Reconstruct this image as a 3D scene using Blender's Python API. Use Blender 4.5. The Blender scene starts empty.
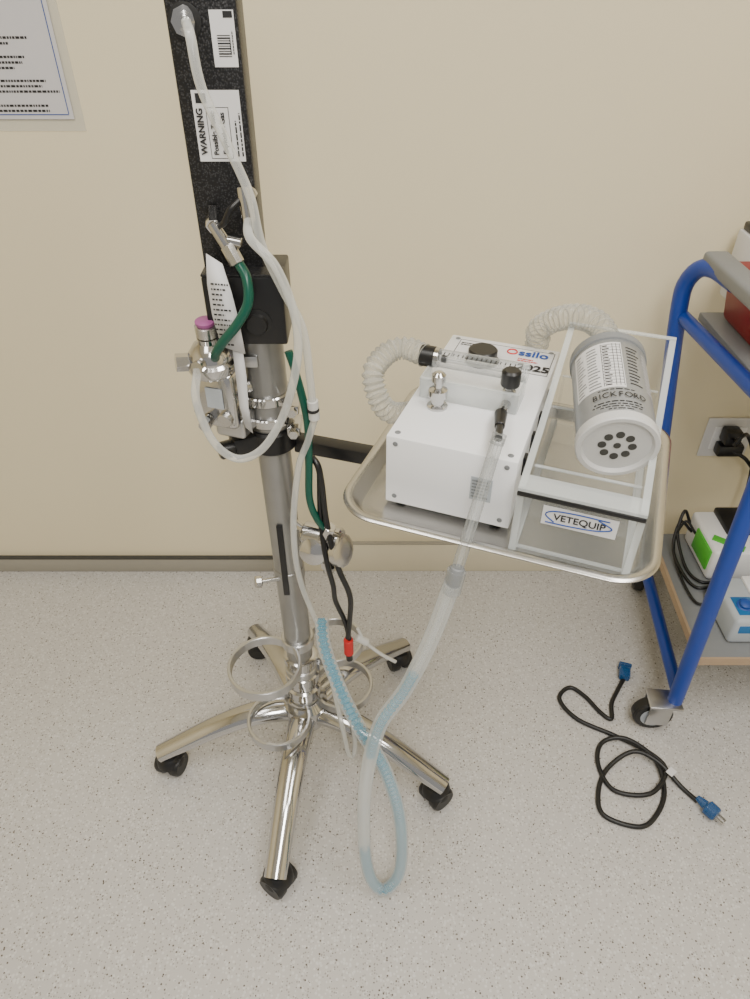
import bpy, bmesh, math, random
from mathutils import Vector, Matrix
random.seed(7)
scene = bpy.context.scene
COL = scene.collection
PAR = [None]

# ------------------------------------------------------------------ materials
def mat(name, col, rough=0.5, metal=0.0, noise=0.0, nscale=40.0, bump=0.0, bscale=200.0, spec=0.5, trans=0.0, coat=0.0):
    m = bpy.data.materials.new(name); m.use_nodes = True
    nt = m.node_tree; b = nt.nodes['Principled BSDF']
    b.inputs['Base Color'].default_value = (*col, 1); b.inputs['Roughness'].default_value = rough
    b.inputs['Metallic'].default_value = metal
    b.inputs['Specular IOR Level'].default_value = spec
    b.inputs['Transmission Weight'].default_value = trans
    b.inputs['Coat Weight'].default_value = coat
    tc = nt.nodes.new('ShaderNodeTexCoord')
    if noise > 0:
        n = nt.nodes.new('ShaderNodeTexNoise'); n.inputs['Scale'].default_value = nscale
        n.inputs['Detail'].default_value = 4
        r = nt.nodes.new('ShaderNodeMapRange')
        r.inputs['To Min'].default_value = 1 - noise; r.inputs['To Max'].default_value = 1 + noise
        mx = nt.nodes.new('ShaderNodeVectorMath'); mx.operation = 'SCALE'
        mx.inputs[0].default_value = col
        nt.links.new(tc.outputs['Object'], n.inputs['Vector'])
        nt.links.new(n.outputs['Fac'], r.inputs['Value'])
        nt.links.new(r.outputs['Result'], mx.inputs['Scale'])
        nt.links.new(mx.outputs['Vector'], b.inputs['Base Color'])
    if bump > 0:
        n2 = nt.nodes.new('ShaderNodeTexNoise'); n2.inputs['Scale'].default_value = bscale
        bp = nt.nodes.new('ShaderNodeBump'); bp.inputs['Strength'].default_value = bump
        bp.inputs['Distance'].default_value = 0.002
        nt.links.new(tc.outputs['Object'], n2.inputs['Vector'])
        nt.links.new(n2.outputs['Fac'], bp.inputs['Height'])
        nt.links.new(bp.outputs['Normal'], b.inputs['Normal'])
    return m

def clear_mat(name, col, lo, hi, rough=0.15, tint=(1, 1, 1)):
    """thin clear plastic: transparent face-on, milky/glossy at grazing angles"""
    m = bpy.data.materials.new(name); m.use_nodes = True
    nt = m.node_tree; b = nt.nodes['Principled BSDF']; out = nt.nodes['Material Output']
    b.inputs['Base Color'].default_value = (*col, 1); b.inputs['Roughness'].default_value = rough
    t = nt.nodes.new('ShaderNodeBsdfTransparent'); t.inputs['Color'].default_value = (*tint, 1)
    lw = nt.nodes.new('ShaderNodeLayerWeight'); lw.inputs['Blend'].default_value = 0.5
    r = nt.nodes.new('ShaderNodeMapRange'); r.inputs['To Min'].default_value = lo; r.inputs['To Max'].default_value = hi
    mx = nt.nodes.new('ShaderNodeMixShader')
    nt.links.new(lw.outputs['Facing'], r.inputs['Value']); nt.links.new(r.outputs['Result'], mx.inputs['Fac'])
    nt.links.new(t.outputs[0], mx.inputs[1]); nt.links.new(b.outputs[0], mx.inputs[2])
    nt.links.new(mx.outputs[0], out.inputs['Surface'])
    return m

M = {}
M['wall'] = mat('wall_paint', (0.79, 0.71, 0.505), 0.42, noise=0.015, nscale=3, bump=0.12, bscale=220)
M['ceil'] = mat('ceiling_paint', (0.8, 0.8, 0.78), 0.8, noise=0.02)
M['base'] = mat('baseboard_cream', (0.72, 0.66, 0.50), 0.5, noise=0.02)
M['basegrey'] = mat('baseboard_grey', (0.33, 0.31, 0.26), 0.45, noise=0.03)
M['dark'] = mat('shadow_and_hole_dark', (0.05, 0.05, 0.045), 0.7, noise=0.05)
M['chrome'] = mat('chrome', (0.56, 0.555, 0.55), 0.12, 1.0, noise=0.03)
M['steel'] = mat('brushed_steel', (0.57, 0.56, 0.54), 0.27, 1.0, noise=0.05, nscale=90)
M['alu'] = mat('aluminium', (0.54, 0.54, 0.54), 0.30, 1.0, noise=0.05)
M['galv'] = mat('galvanised_pole', (0.34, 0.34, 0.335), 0.36, 0.85, noise=0.1, nscale=30)
M['black'] = mat('black_plastic', (0.007, 0.007, 0.008), 0.35, noise=0.1)
M['rubber'] = mat('black_rubber', (0.010, 0.010, 0.010), 0.45, noise=0.1)
M['white'] = mat('white_enamel', (0.84, 0.85, 0.87), 0.3, noise=0.01)
M['paper'] = mat('paper', (0.70, 0.70, 0.71), 0.6, noise=0.02)
M['sheet'] = mat('notice_paper', (0.60, 0.59, 0.61), 0.6, noise=0.02)
M['ink'] = mat('ink', (0.012, 0.012, 0.014), 0.6, noise=0.05)
M['blueink'] = mat('blue_ink', (0.01, 0.06, 0.30), 0.5, noise=0.05)
M['redink'] = mat('red_ink', (0.6, 0.02, 0.02), 0.5, noise=0.05)
M['greyink'] = mat('grey_label', (0.18, 0.19, 0.20), 0.5, noise=0.05)
M['green'] = mat('green_tubing', (0.0, 0.075, 0.048), 0.28, noise=0.1)
M['purple'] = mat('purple_knob', (0.34, 0.09, 0.26), 0.4, noise=0.1)
M['blue'] = mat('blue_powdercoat', (0.008, 0.05, 0.34), 0.35, noise=0.05)
M['greyp'] = mat('grey_plastic', (0.21, 0.22, 0.23), 0.5, noise=0.05)
M['lgrey'] = mat('light_grey_plastic', (0.42, 0.46, 0.50), 0.45, noise=0.04)
M['cangrey'] = mat('canister_label', (0.33, 0.34, 0.35), 0.34, metal=0.4, noise=0.06, nscale=60)
M['canwhite'] = mat('canister_plastic', (0.58, 0.58, 0.575), 0.4, noise=0.03)
M['milky'] = mat('milky_plastic', (0.60, 0.60, 0.58), 0.35, noise=0.03)
M['tan'] = mat('tan_laminate', (0.40, 0.29, 0.19), 0.5, noise=0.1)
M['red'] = mat('red_plastic', (0.27, 0.009, 0.009), 0.35, noise=0.05)
M['lime'] = mat('lime_plastic', (0.08, 0.48, 0.04), 0.4, noise=0.05)
M['bluebtn'] = mat('blue_button', (0.015, 0.14, 0.36), 0.3, noise=0.05)
M['tube'] = clear_mat('translucent_tubing', (0.70, 0.71, 0.68), 0.32, 0.9, 0.18)
M['core'] = clear_mat('clear_inner_tube', (0.74, 0.77, 0.76), 0.12, 0.65, 0.15)
M['hose'] = clear_mat('corrugated_hose_plastic', (0.54, 0.54, 0.50), 0.22, 0.92, 0.16)
M['bluehose'] = clear_mat('blue_corrugated', (0.07, 0.36, 0.52), 0.42, 1.0, 0.25)
M['outer'] = clear_mat('clear_outer_hose', (0.68, 0.72, 0.73), 0.05, 0.75, 0.08)
M['rod'] = clear_mat('clear_rod', (0.42, 0.44, 0.44), 0.10, 0.80, 0.05)
M['acryl'] = clear_mat('clear_acrylic', (0.74, 0.78, 0.78), 0.03, 0.26, 0.03)
M['acryledge'] = clear_mat('acrylic_edge', (0.74, 0.78, 0.78), 0.28, 0.62, 0.08)
M['sleeve'] = clear_mat('poster_sleeve', (0.8, 0.82, 0.82), 0.15, 0.5, 0.1)
M['blueclear'] = clear_mat('blue_clear_plug', (0.015, 0.09, 0.26), 0.7, 0.95, 0.15)

# hammertone black
m = mat('hammertone_black', (0.03, 0.03, 0.032), 0.35, 0.2); nt = m.node_tree
vo = nt.nodes.new('ShaderNodeTexVoronoi'); vo.inputs['Scale'].default_value = 420
tc = nt.nodes.new('ShaderNodeTexCoord'); cr = nt.nodes.new('ShaderNodeValToRGB')
cr.color_ramp.elements[0].color = (0.065, 0.065, 0.07, 1); cr.color_ramp.elements[1].color = (0.010, 0.010, 0.011, 1)
cr.color_ramp.elements[1].position = 0.55
bp = nt.nodes.new('ShaderNodeBump'); bp.inputs['Strength'].default_value = 0.4; bp.inputs['Distance'].default_value = 0.001
nt.links.new(tc.outputs['Object'], vo.inputs['Vector']); nt.links.new(vo.outputs['Distance'], cr.inputs['Fac'])
nt.links.new(cr.outputs['Color'], nt.nodes['Principled BSDF'].inputs['Base Color'])
nt.links.new(vo.outputs['Distance'], bp.inputs['Height']); nt.links.new(bp.outputs['Normal'], nt.nodes['Principled BSDF'].inputs['Normal'])
M['hammer'] = m

# speckled vinyl floor
m = bpy.data.materials.new('speckled_vinyl'); m.use_nodes = True; nt = m.node_tree
b = nt.nodes['Principled BSDF']; b.inputs['Roughness'].default_value = 0.36
tc = nt.nodes.new('ShaderNodeTexCoord')
def speck(scale, thr, basecol_socket, col, rndthr):
    v = nt.nodes.new('ShaderNodeTexVoronoi'); v.inputs['Scale'].default_value = scale
    nt.links.new(tc.outputs['Object'], v.inputs['Vector'])
    lt = nt.nodes.new('ShaderNodeMath'); lt.operation = 'LESS_THAN'; lt.inputs[1].default_value = thr
    nt.links.new(v.outputs['Distance'], lt.inputs[0])
    sp = nt.nodes.new('ShaderNodeSeparateColor'); nt.links.new(v.outputs['Color'], sp.inputs[0])
    g = nt.nodes.new('ShaderNodeMath'); g.operation = 'GREATER_THAN'; g.inputs[1].default_value = rndthr
    nt.links.new(sp.outputs[0], g.inputs[0])
    mu = nt.nodes.new('ShaderNodeMath'); mu.operation = 'MULTIPLY'
    nt.links.new(lt.outputs[0], mu.inputs[0]); nt.links.new(g.outputs[0], mu.inputs[1])
    mx = nt.nodes.new('ShaderNodeMix'); mx.data_type = 'RGBA'
    nt.links.new(mu.outputs[0], mx.inputs[0])
    if basecol_socket is None: mx.inputs[6].default_value = (0.52, 0.505, 0.485, 1)
    else: nt.links.new(basecol_socket, mx.inputs[6])
    mx.inputs[7].default_value = (*col, 1)
    return mx.outputs[2]
c1 = speck(160, 0.42, None, (0.61, 0.60, 0.585), 0.5)
c2 = speck(230, 0.36, c1, (0.33, 0.31, 0.285), 0.68)
c3 = speck(125, 0.22, c2, (0.11, 0.09, 0.075), 0.74)
nt.links.new(c3, b.inputs['Base Color'])
M['floor'] = m

# ------------------------------------------------------------------ helpers
def finish(me, name, material, smooth=False, angle=None):
    ob = bpy.data.objects.new(name, me); COL.objects.link(ob)
    if material is not None: me.materials.append(material)
    if smooth:
        for p in me.polygons: p.use_smooth = True
        if angle:
            try: me.set_sharp_from_angle(angle=math.radians(angle))
            except Exception: pass
    if PAR[0] is not None:
        ob.parent = PAR[0]; ob.matrix_parent_inverse = Matrix.Translation(-PAR[0].location)
    return ob

def group(name, loc=(0, 0, 0)):
    e = bpy.data.objects.new(name, None); e.empty_display_size = 0.05; e.location = loc
    COL.objects.link(e); PAR[0] = e; return e

def obox(name, center, ax, size, material, bevel=0.0, seg=2, taper=1.0):
    """oriented box; ax = (x,y,z) unit vectors"""
    bm = bmesh.new(); bmesh.ops.create_cube(bm, size=1.0)
    for v in bm.verts:
        f = taper if v.co.z < 0 else 1.0
        v.co = Vector((v.co.x * size[0] * f, v.co.y * size[1] * f, v.co.z * size[2]))
    if bevel > 0: bmesh.ops.bevel(bm, geom=bm.edges[:], offset=bevel, segments=seg, affect='EDGES', profile=0.5)
    X, Y, Z = [Vector(a) for a in ax]; C = Vector(center)
    for v in bm.verts: v.co = C + X * v.co.x + Y * v.co.y + Z * v.co.z
    bmesh.ops.recalc_face_normals(bm, faces=bm.faces)
    me = bpy.data.meshes.new(name); bm.to_mesh(me); bm.free()
    return finish(me, name, material, bevel > 0, 40)

WX = ((1, 0, 0), (0, 1, 0), (0, 0, 1))
def box(name, lo, hi, material, bevel=0.0, seg=2):
    c = [(a + b_) / 2 for a, b_ in zip(lo, hi)]; s = [abs(b_ - a) for a, b_ in zip(lo, hi)]
    return obox(name, c, WX, s, material, bevel, seg)

def frame(axis):
    a = Vector(axis).normalized(); t = Vector((0, 0, 1)) if abs(a.z) < 0.9 else Vector((1, 0, 0))
    u = t.cross(a).normalized(); v = a.cross(u).normalized(); return a, u, v

def lathe(name, prof, origin, axis, material, seg=32, caps=True):
    """prof: list of (radius, height along axis)"""
    a, u, v = frame(axis); o = Vector(origin); bm = bmesh.new(); rings = []
    for r, h in prof:
        rings.append([bm.verts.new(o + a * h + (u * math.cos(2 * math.pi * i / seg) + v * math.sin(2 * math.pi * i / seg)) * max(r, 1e-5)) for i in range(seg)])
    for k in range(len(rings) - 1):
        for i in range(seg):
            j = (i + 1) % seg; bm.faces.new((rings[k][i], rings[k][j], rings[k + 1][j], rings[k + 1][i]))
    if caps: bm.faces.new(rings[0][::-1]); bm.faces.new(rings[-1])
    bmesh.ops.recalc_face_normals(bm, faces=bm.faces)
    me = bpy.data.meshes.new(name); bm.to_mesh(me); bm.free()
    return finish(me, name, material, True, 35)

def cyl(name, p0, p1, r, material, r1=None, seg=24, bev=0.0):
    p0 = Vector(p0); p1 = Vector(p1); L = (p1 - p0).length; r1 = r if r1 is None else r1
    if bev > 0: prof = [(r - bev, 0), (r, bev), (r1, L - bev), (r1 - bev, L)]
    else: prof = [(r, 0), (r1, L)]
    return lathe(name, prof, p0, p1 - p0, material, seg)

def catmull(pts, step):
    P = [Vector(p) for p in pts]; P = [P[0] * 2 - P[1]] + P + [P[-1] * 2 - P[-2]]
    out = []
    for i in range(1, len(P) - 2):
        p0, p1, p2, p3 = P[i - 1:i + 3]; n = max(2, int((p2 - p1).length / step))
        for k in range(n):
            t = k / n
            out.append(0.5 * ((2 * p1) + (p2 - p0) * t + (2 * p0 - 5 * p1 + 4 * p2 - p3) * t * t + (3 * p1 - p0 - 3 * p2 + p3) * t ** 3))
    out.append(P[-2].copy()); return out

def sweep(name, pts, r, material, step=0.006, seg=12, rib=0.0, pitch=0.006, taper=None, flat=1.0, smoothpath=True):
    path = catmull(pts, step) if smoothpath else [Vector(p) for p in pts]
    bm = bmesh.new(); rings = []; L = 0.0
    t = (path[1] - path[0]).normalized(); _, u, v = frame(t); N = len(path)
    tot = sum((path[i + 1] - path[i]).length for i in range(N - 1))
    for i, p in enumerate(path):
        tn = (path[min(i + 1, N - 1)] - path[max(i - 1, 0)]).normalized()
        u = (u - tn * u.dot(tn)).normalized(); v = tn.cross(u)
        if i: L += (p - path[i - 1]).length
        rr = r + (rib * math.cos(2 * math.pi * L / pitch) if rib else 0)
        if taper: rr *= taper[0] + (taper[1] - taper[0]) * L / tot
        rings.append([bm.verts.new(p + (u * math.cos(2 * math.pi * k / seg) + v * flat * math.sin(2 * math.pi * k / seg)) * rr) for k in range(seg)])
    for a in range(N - 1):
        for k in range(seg):
            j = (k + 1) % seg; bm.faces.new((rings[a][k], rings[a][j], rings[a + 1][j], rings[a + 1][k]))
    bm.faces.new(rings[0][::-1]); bm.faces.new(rings[-1])
    bmesh.ops.recalc_face_normals(bm, faces=bm.faces)
    me = bpy.data.meshes.new(name); bm.to_mesh(me); bm.free()
    return finish(me, name, material, True, 60)

def band(name, c, r, h, th, material, axis=(0, 0, 1), seg=64):
    b_ = 0.0012
    prof = [(r - th, -h / 2 + b_), (r - th + b_, -h / 2), (r - b_, -h / 2), (r, -h / 2 + b_), (r, h / 2 - b_), (r - b_, h / 2), (r - th + b_, h / 2), (r - th, h / 2 - b_), (r - th, -h / 2 + b_)]
    return lathe(name, prof, c, axis, material, seg, caps=False)

def text(name, body, origin, right, up, size, material, align='CENTER', off=0.0006, bold=0.0):
    cu = bpy.data.curves.new(name, 'FONT'); cu.body = body; cu.size = size; cu.align_x = align; cu.align_y = 'CENTER'
    cu.extrude = 0.0001; cu.offset = bold
    R = Vector(right).normalized(); U = Vector(up); U = (U - R * U.dot(R)).normalized(); Nn = R.cross(U)
    ob = bpy.data.objects.new(name, cu); COL.objects.link(ob); cu.materials.append(material)
    o = Vector(origin) + Nn * off
    mw = Matrix(((R.x, U.x, Nn.x, o.x), (R.y, U.y, Nn.y, o.y), (R.z, U.z, Nn.z, o.z), (0, 0, 0, 1)))
    if PAR[0] is not None:
        ob.parent = PAR[0]; ob.matrix_parent_inverse = Matrix.Translation(-PAR[0].location)
    ob.matrix_basis = mw
    return ob

def plate(name, center, right, up, w, h, th, material, bevel=0.0):
    R = Vector(right).normalized(); U = Vector(up); U = (U - R * U.dot(R)).normalized(); Nn = R.cross(U)
    return obox(name, Vector(center) + Nn * th / 2, (R, U, Nn), (w, h, th), material, bevel)

def textlines(name, center, right, up, w, h, n, material, thick=0.3, off=0.0004, word=0.07, gap=0.018, fill=0.5):
    """rows of fine print as thin printed bars joined in one mesh"""
    R = Vector(right).normalized(); U = Vector(up); U = (U - R * U.dot(R)).normalized(); Nn = R.cross(U)
    C = Vector(center) + Nn * off; bm = bmesh.new(); pitch = h / n
    for i in range(n):
        y = h / 2 - (i + 0.5) * pitch; x = -w / 2; end = -w / 2 + w * random.uniform(fill, 1.0)
        while x < end:
            l = random.uniform(0.3, 1.0) * w * word * 1.6; x2 = min(x + l, end)
            vs = [bm.verts.new(C + R * a + U * b_) for a, b_ in ((x, y - pitch * thick / 2), (x2, y - pitch * thick / 2), (x2, y + pitch * thick / 2), (x, y + pitch * thick / 2))]
            bm.faces.new(vs); x = x2 + gap * w
    me = bpy.data.meshes.new(name); bm.to_mesh(me); bm.free()
    return finish(me, name, material)

# ------------------------------------------------------------------ room
YW = 1.53
PAR[0] = None
box('floor', (-2.2, -2.2, -0.05), (2.2, YW + 0.1, 0), M['floor'])
box('wall_back', (-2.2, YW, 0), (2.2, YW + 0.1, 2.7), M['wall'])
box('wall_left', (-2.3, -2.2, 0), (-2.2, YW + 0.1, 2.7), M['wall'])
box('wall_right', (2.2, -2.2, 0), (2.3, YW + 0.1, 2.7), M['wall'])
box('ceiling', (-2.3, -2.2, 2.7), (2.3, YW + 0.1, 2.8), M['ceil'])
group('baseboard_back', (0, YW, 0))
box('grey_cove', (-2.19, YW - 0.014, 0.0), (-0.22, YW - 0.0005, 0.052), M['basegrey'], 0.003)
box('painted_shadow_line', (-2.19, YW - 0.015, 0.052), (-0.22, YW - 0.0005, 0.0555), M['dark'])  # solid dark strip, paints in the shadow line above the cove
box('cream_board', (-0.215, YW - 0.012, 0.0), (2.19, YW - 0.0005, 0.110), M['base'], 0.003)
box('caulk_line', (-0.215, YW - 0.013, 0.110), (2.19, YW - 0.0005, 0.1125), M['basegrey'])

# ceiling lights (real fixtures)
for i, (x, y) in enumerate(((-0.7, 0.15), (0.8, 0.15), (0.15, -1.1))):
    group('ceiling_light' if i == 0 else 'ceiling_light.%03d' % i, (x, y, 2.69))
    box('housing', (x - 0.32, y - 0.62, 2.66), (x + 0.32, y + 0.62, 2.699), M['white'], 0.004)
    l = bpy.data.lights.new('panel_light', 'AREA'); l.shape = 'RECTANGLE'; l.size = 0.58; l.size_y = 1.18
    l.energy = (18, 30, 50)[i]; l.color = (1.0, 0.965, 0.91)
    lo = bpy.data.objects.new('panel_light', l); COL.objects.link(lo)
    lo.parent = PAR[0]; lo.matrix_parent_inverse = Matrix.Translation(-PAR[0].location); lo.location = (x, y, 2.655)

w = bpy.data.worlds.new('room_ambient'); w.use_nodes = True; scene.world = w
w.node_tree.nodes['Background'].inputs[0].default_value = (1.0, 0.97, 0.92, 1)
w.node_tree.nodes['Background'].inputs[1].default_value = 0.42

# ------------------------------------------------------------------ notice on wall
group('wall_notice', (-0.8, YW, 1.2))
X, Z = (1, 0, 0), (0, 0, 1)
plate('plastic_sleeve', (-0.80, YW - 0.0005, 1.412), X, Z, 0.464, 0.420, 0.0015, M['sleeve'])
plate('paper_sheet', (-0.80, YW - 0.003, 1.425), X, Z, 0.43, 0.404, 0.001, M['sheet'])
for n_, c_, w_, h_ in (('border_bottom', (-0.80, 1.231), 0.412, 0.0016), ('border_right', (-0.5935, 1.425), 0.0016, 0.386)):
    plate(n_, (c_[0], YW - 0.0042, c_[1]), X, Z, w_, h_, 0.0004, M['blueink'])
for zc, rows_, ww in ((1.242, 2, 0.30), (1.279, 3, 0.28), (1.3175, 3, 0.25), (1.352, 2, 0.26), (1.392, 3, 0.24), (1.43, 3, 0.22), (1.47, 4, 0.24)):
    textlines('print_block', (-0.757 + (ww - 0.24) / 2, YW - 0.0042, zc), X, Z, ww, 0.0088 * rows_, rows_, M['ink'], 0.45, word=0.018, gap=0.006, fill=0.75)

# ------------------------------------------------------------------ wheeled stand
group('wheeled_pole_stand', (-0.155, 0.928, 0))
PC = Vector((-0.154, 0.934, 0))
def pole_at(z): return Vector((-0.151 - 0.013 * z, 0.928, z))
cyl('pole_lower', pole_at(0.19), pole_at(0.90), 0.0265, M['galv'], seg=40)
cyl('pole_upper', pole_at(0.885), pole_at(1.075), 0.032, M['galv'], seg=40)
lathe('hub', [(0.030, 0.110), (0.042, 0.120), (0.048, 0.145), (0.048, 0.185), (0.040, 0.196), (0.033, 0.206), (0.033, 0.222), (0.037, 0.226), (0.037, 0.246), (0.032, 0.250), (0.032, 0.268), (0.037, 0.272), (0.037, 0.292), (0.031, 0.297), (0.031, 0.325), (0.035, 0.328), (0.035, 0.343), (0.028, 0.347)], (-0.154, 0.930, 0), Z, M['chrome'], 40)
for i, a in enumerate((-97, -25, 47, 119, 191)):
    a = math.radians(a); d = Vector((math.cos(a), math.sin(a), 0)); s = Vector((-d.y, d.x, 0))
    pts = [PC + d * r + Vector((0, 0, z)) for r, z in ((0.02, 0.155), (0.07, 0.160), (0.13, 0.156), (0.20, 0.134), (0.26, 0.106), (0.305, 0.083), (0.335, 0.068))]
    sweep('leg_%d' % (i + 1), pts, 0.0300, M['chrome'], 0.01, 28, taper=(1.0, 0.74), flat=0.80)
    c = PC + d * 0.318
    cyl('caster_stem_%d' % (i + 1), c + Vector((0, 0, 0.05)), c + Vector((0, 0, 0.07)), 0.008, M['steel'])
    off = Vector((math.cos(a + 1.1), math.sin(a + 1.1), 0)); sd = Vector((-off.y, off.x, 0))
    for k in (-1, 1):
        wc = c + sd * 0.0165 * k + Vector((0, 0, 0.0285))
        lathe('caster_wheel_%d_%s' % (i + 1, 'ab'[k > 0]), [(0.012, -0.0125), (0.025, -0.0125), (0.0285, -0.007), (0.0285, 0.007), (0.025, 0.0125), (0.012, 0.0125)], wc, sd, M['rubber'], 28)
    lathe('caster_hood_%d' % (i + 1), [(0.010, 0.062), (0.022, 0.060), (0.029, 0.053), (0.032, 0.038)], (c.x, c.y, 0), Z, M['black'], 24)
# cylinder-holder rings
for n, (x, y, z, r) in enumerate(((-0.214, 0.856, 0.393, 0.071), (-0.2035, 0.8665, 0.200, 0.067), (-0.0877, 0.997, 0.30, 0.062), (-0.072, 0.956, 0.200, 0.067))):
    band('cylinder_ring_%d' % (n + 1), (x, y, z), r, 0.022, 0.0065, M['alu'])
    pz = pole_at(z); dv = (pz - Vector((x, y, z))); L = dv.length; dv.normalize()
    if L > r:
        cyl('ring_arm_%d' % (n + 1), Vector((x, y, z)) + dv * (r - 0.003), pz, 0.007, M['alu'])
    cyl('ring_collar_%d' % (n + 1), pz - Vector((0, 0, 0.012)), pz + Vector((0, 0, 0.012)), 0.033, M['alu'], seg=32, bev=0.002)
# thumb screw on pole, dark strap
cyl('thumb_screw', (-0.165, 0.91, 0.585), (-0.205, 0.895, 0.590), 0.004, M['steel'])
cyl('thumb_screw_head', (-0.205, 0.895, 0.590), (-0.217, 0.891, 0.592), 0.011, M['steel'], seg=10, bev=0.002)
cyl('thumb_collar', pole_at(0.575), pole_at(0.60), 0.0285, M['galv'], seg=32, bev=0.001)
obox('pole_slot', (-0.163, 0.8995, 0.635), WX, (0.011, 0.003, 0.17), M['black'], 0.001)
# clamp + arm
ang = math.radians(-20.8)
U0 = Vector((math.cos(math.radians(-19.5)), math.sin(math.radians(-19.5)), 0)); V0 = Vector((-U0.y, U0.x, 0))
U_ = Vector((math.cos(ang), math.sin(ang), 0)); V_ = Vector((-math.sin(ang), math.cos(ang), 0)); Z_ = Vector((0, 0, 1))
TAX = (U_, V_, Z_)
PIV = U0 * -0.238 + V0 * 0.724
def T(s, t, z): return PIV + U_ * (s + 0.238) + V_ * (t - 0.724) + Z_ * z
cyl('arm_clamp_collar', pole_at(0.868), pole_at(0.908), 0.039, M['black'], seg=32, bev=0.004)
obox('clamp_jaw', (-0.196, 0.905, 0.888), (Vector((0.9, 0.42, 0)).normalized(), Vector((-0.42, 0.9, 0)).normalized(), Z_), (0.055, 0.035, 0.036), M['black'], 0.004)
cyl('clamp_knob', (-0.215, 0.89, 0.888), (-0.238, 0.878, 0.888), 0.014, M['black'], seg=12, bev=0.003)
for k, z_ in enumerate((0.925, 0.962)):
    cyl('u_clamp_%d' % k, pole_at(z_ - 0.008), pole_at(z_ + 0.008), 0.038, M['chrome'], seg=36, bev=0.002)
    obox('u_clamp_lug_%d' % k, (-0.121, 0.895, z_), WX, (0.020, 0.040, 0.014), M['chrome'], 0.002)
    cyl('u_clamp_bolt_%d' % k, (-0.121, 0.878, z_), (-0.121, 0.866, z_), 0.0075, M['steel'], seg=6)
a0 = Vector((-0.125, 0.928, 0.872)); a1 = T(-0.02, 0.86, 0.865); ad = (a1 - a0); al = ad.length; ad.normalize(); asd = Z_.cross(ad).normalized()
obox('support_arm', (a0 + a1) / 2, (ad, asd, ad.cross(asd)), (al, 0.026, 0.024), M['black'], 0.003)
obox('support_cradle', T(-0.086, 0.86, 0.8805), TAX, (0.20, 0.05, 0.006), M['black'], 0.002)

# ------------------------------------------------------------------ tray
group('instrument_tray', T(-0.086, 0.85, 0.885))
def rrect(cx, cy, w, h, r, n=10):
    pts = []
    for (sx, sy, a0) in ((1, 1, 0), (-1, 1, 90), (-1, -1, 180), (1, -1, 270)):
        for k in range(n + 1):
            a = math.radians(a0 + 90 * k / n)
            pts.append((cx + sx * (w / 2 - r) + r * math.cos(a), cy + sy * (h / 2 - r) + r * math.sin(a)))
    return pts
bm = bmesh.new(); loops = []
cx, cy, w0, h0 = -0.086, 0.851, 0.420, 0.390
for inset, z, r in ((0.001, 0.8985, 0.058), (0.0, 0.901, 0.059), (0.003, 0.9035, 0.056), (0.010, 0.9035, 0.050), (0.014, 0.901, 0.046), (0.021, 0.889, 0.039), (0.028, 0.8855, 0.032)):
    loops.append([bm.verts.new(T(x, y, z)) for x, y in rrect(cx, cy, w0 - 2 * inset, h0 - 2 * inset, r)])
for a in range(len(loops) - 1):
    n = len(loops[a])
    for k in range(n): bm.faces.new((loops[a][k], loops[a][(k + 1) % n], loops[a + 1][(k + 1) % n], loops[a + 1][k]))
bm.faces.new(loops[-1])
bmesh.ops.recalc_face_normals(bm, faces=bm.faces)
me = bpy.data.meshes.new('tray_pan'); bm.to_mesh(me); bm.free()
tr = finish(me, 'tray_pan', M['steel'], True, 50)
sm = tr.modifiers.new('thickness', 'SOLIDIFY'); sm.thickness = 0.0015; sm.offset = -1

# ------------------------------------------------------------------ white control box
group('anesthesia_control_box', T(-0.149, 0.87, 0.886))
s0, s1, t0, t1 = -0.238, -0.066, 0.715, 1.030
obox('housing', T((s0 + s1) / 2, (t0 + t1) / 2, 0.9465), TAX, (s1 - s0, t1 - t0, 0.107), M['white'], 0.002)
for a in (s0 + 0.02, s1 - 0.02):
    for b_ in (t0 + 0.02, t1 - 0.02):
        cyl('foot', T(a, b_, 0.886), T(a, b_, 0.894), 0.008, M['rubber'])
    for b_ in (t0 + 0.012, t1 - 0.012):
        lathe('screw', [(0.004, 0), (0.004, 0.0006), (0.002, 0.0014)], T(a - 0.008 if a < -0.15 else a + 0.008, b_, 1.0), Z, M['greyink'], 12)
def FT(s, t): return T(s, t, 1.0002)
lathe('dial_port', [(0.026, 0), (0.026, 0.002), (0.022, 0.003), (0.022, 0.018), (0.020, 0.020), (0.008, 0.020)], FT(-0.172, 0.957), Z, M['black'], 32)
plate('top_label', FT(-0.146, 0.979), U_, V_, 0.15, 0.076, 0.0004, M['paper'])
for n_, c_, w_, h_ in (('label_rule_a', (-0.146, 1.016), 0.148, 0.0010), ('label_rule_b', (-0.220, 0.979), 0.0010, 0.074), ('label_rule_c', (-0.146, 0.942), 0.148, 0.0010), ('label_rule_d', (-0.072, 0.979), 0.0010, 0.074)):
    plate(n_, FT(*c_) + Z_ * 0.0004, U_, V_, w_, h_, 0.0002, M['ink'])
text('label_title', 'ssilo', FT(-0.102, 1.001) + Z_ * 0.001, U_, V_, 0.026, M['blueink'], bold=0.0006)
band('label_title_mark', FT(-0.135, 1.001) + Z_ * 0.001, 0.0085, 0.003, 0.002, M['redink'], seg=24)
text('label_model_text', '2025', FT(-0.095, 0.957) + Z_ * 0.001, U_, V_, 0.024, M['ink'], bold=0.0008)
textlines('label_fineprint', FT(-0.100, 0.980), U_, V_, 0.045, 0.012, 2, M['redink'], 0.5, 0.001)
textlines('label_fineprint_b', FT(-0.194, 1.002), U_, V_, 0.045, 0.012, 2, M['ink'], 0.5, 0.001)
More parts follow.
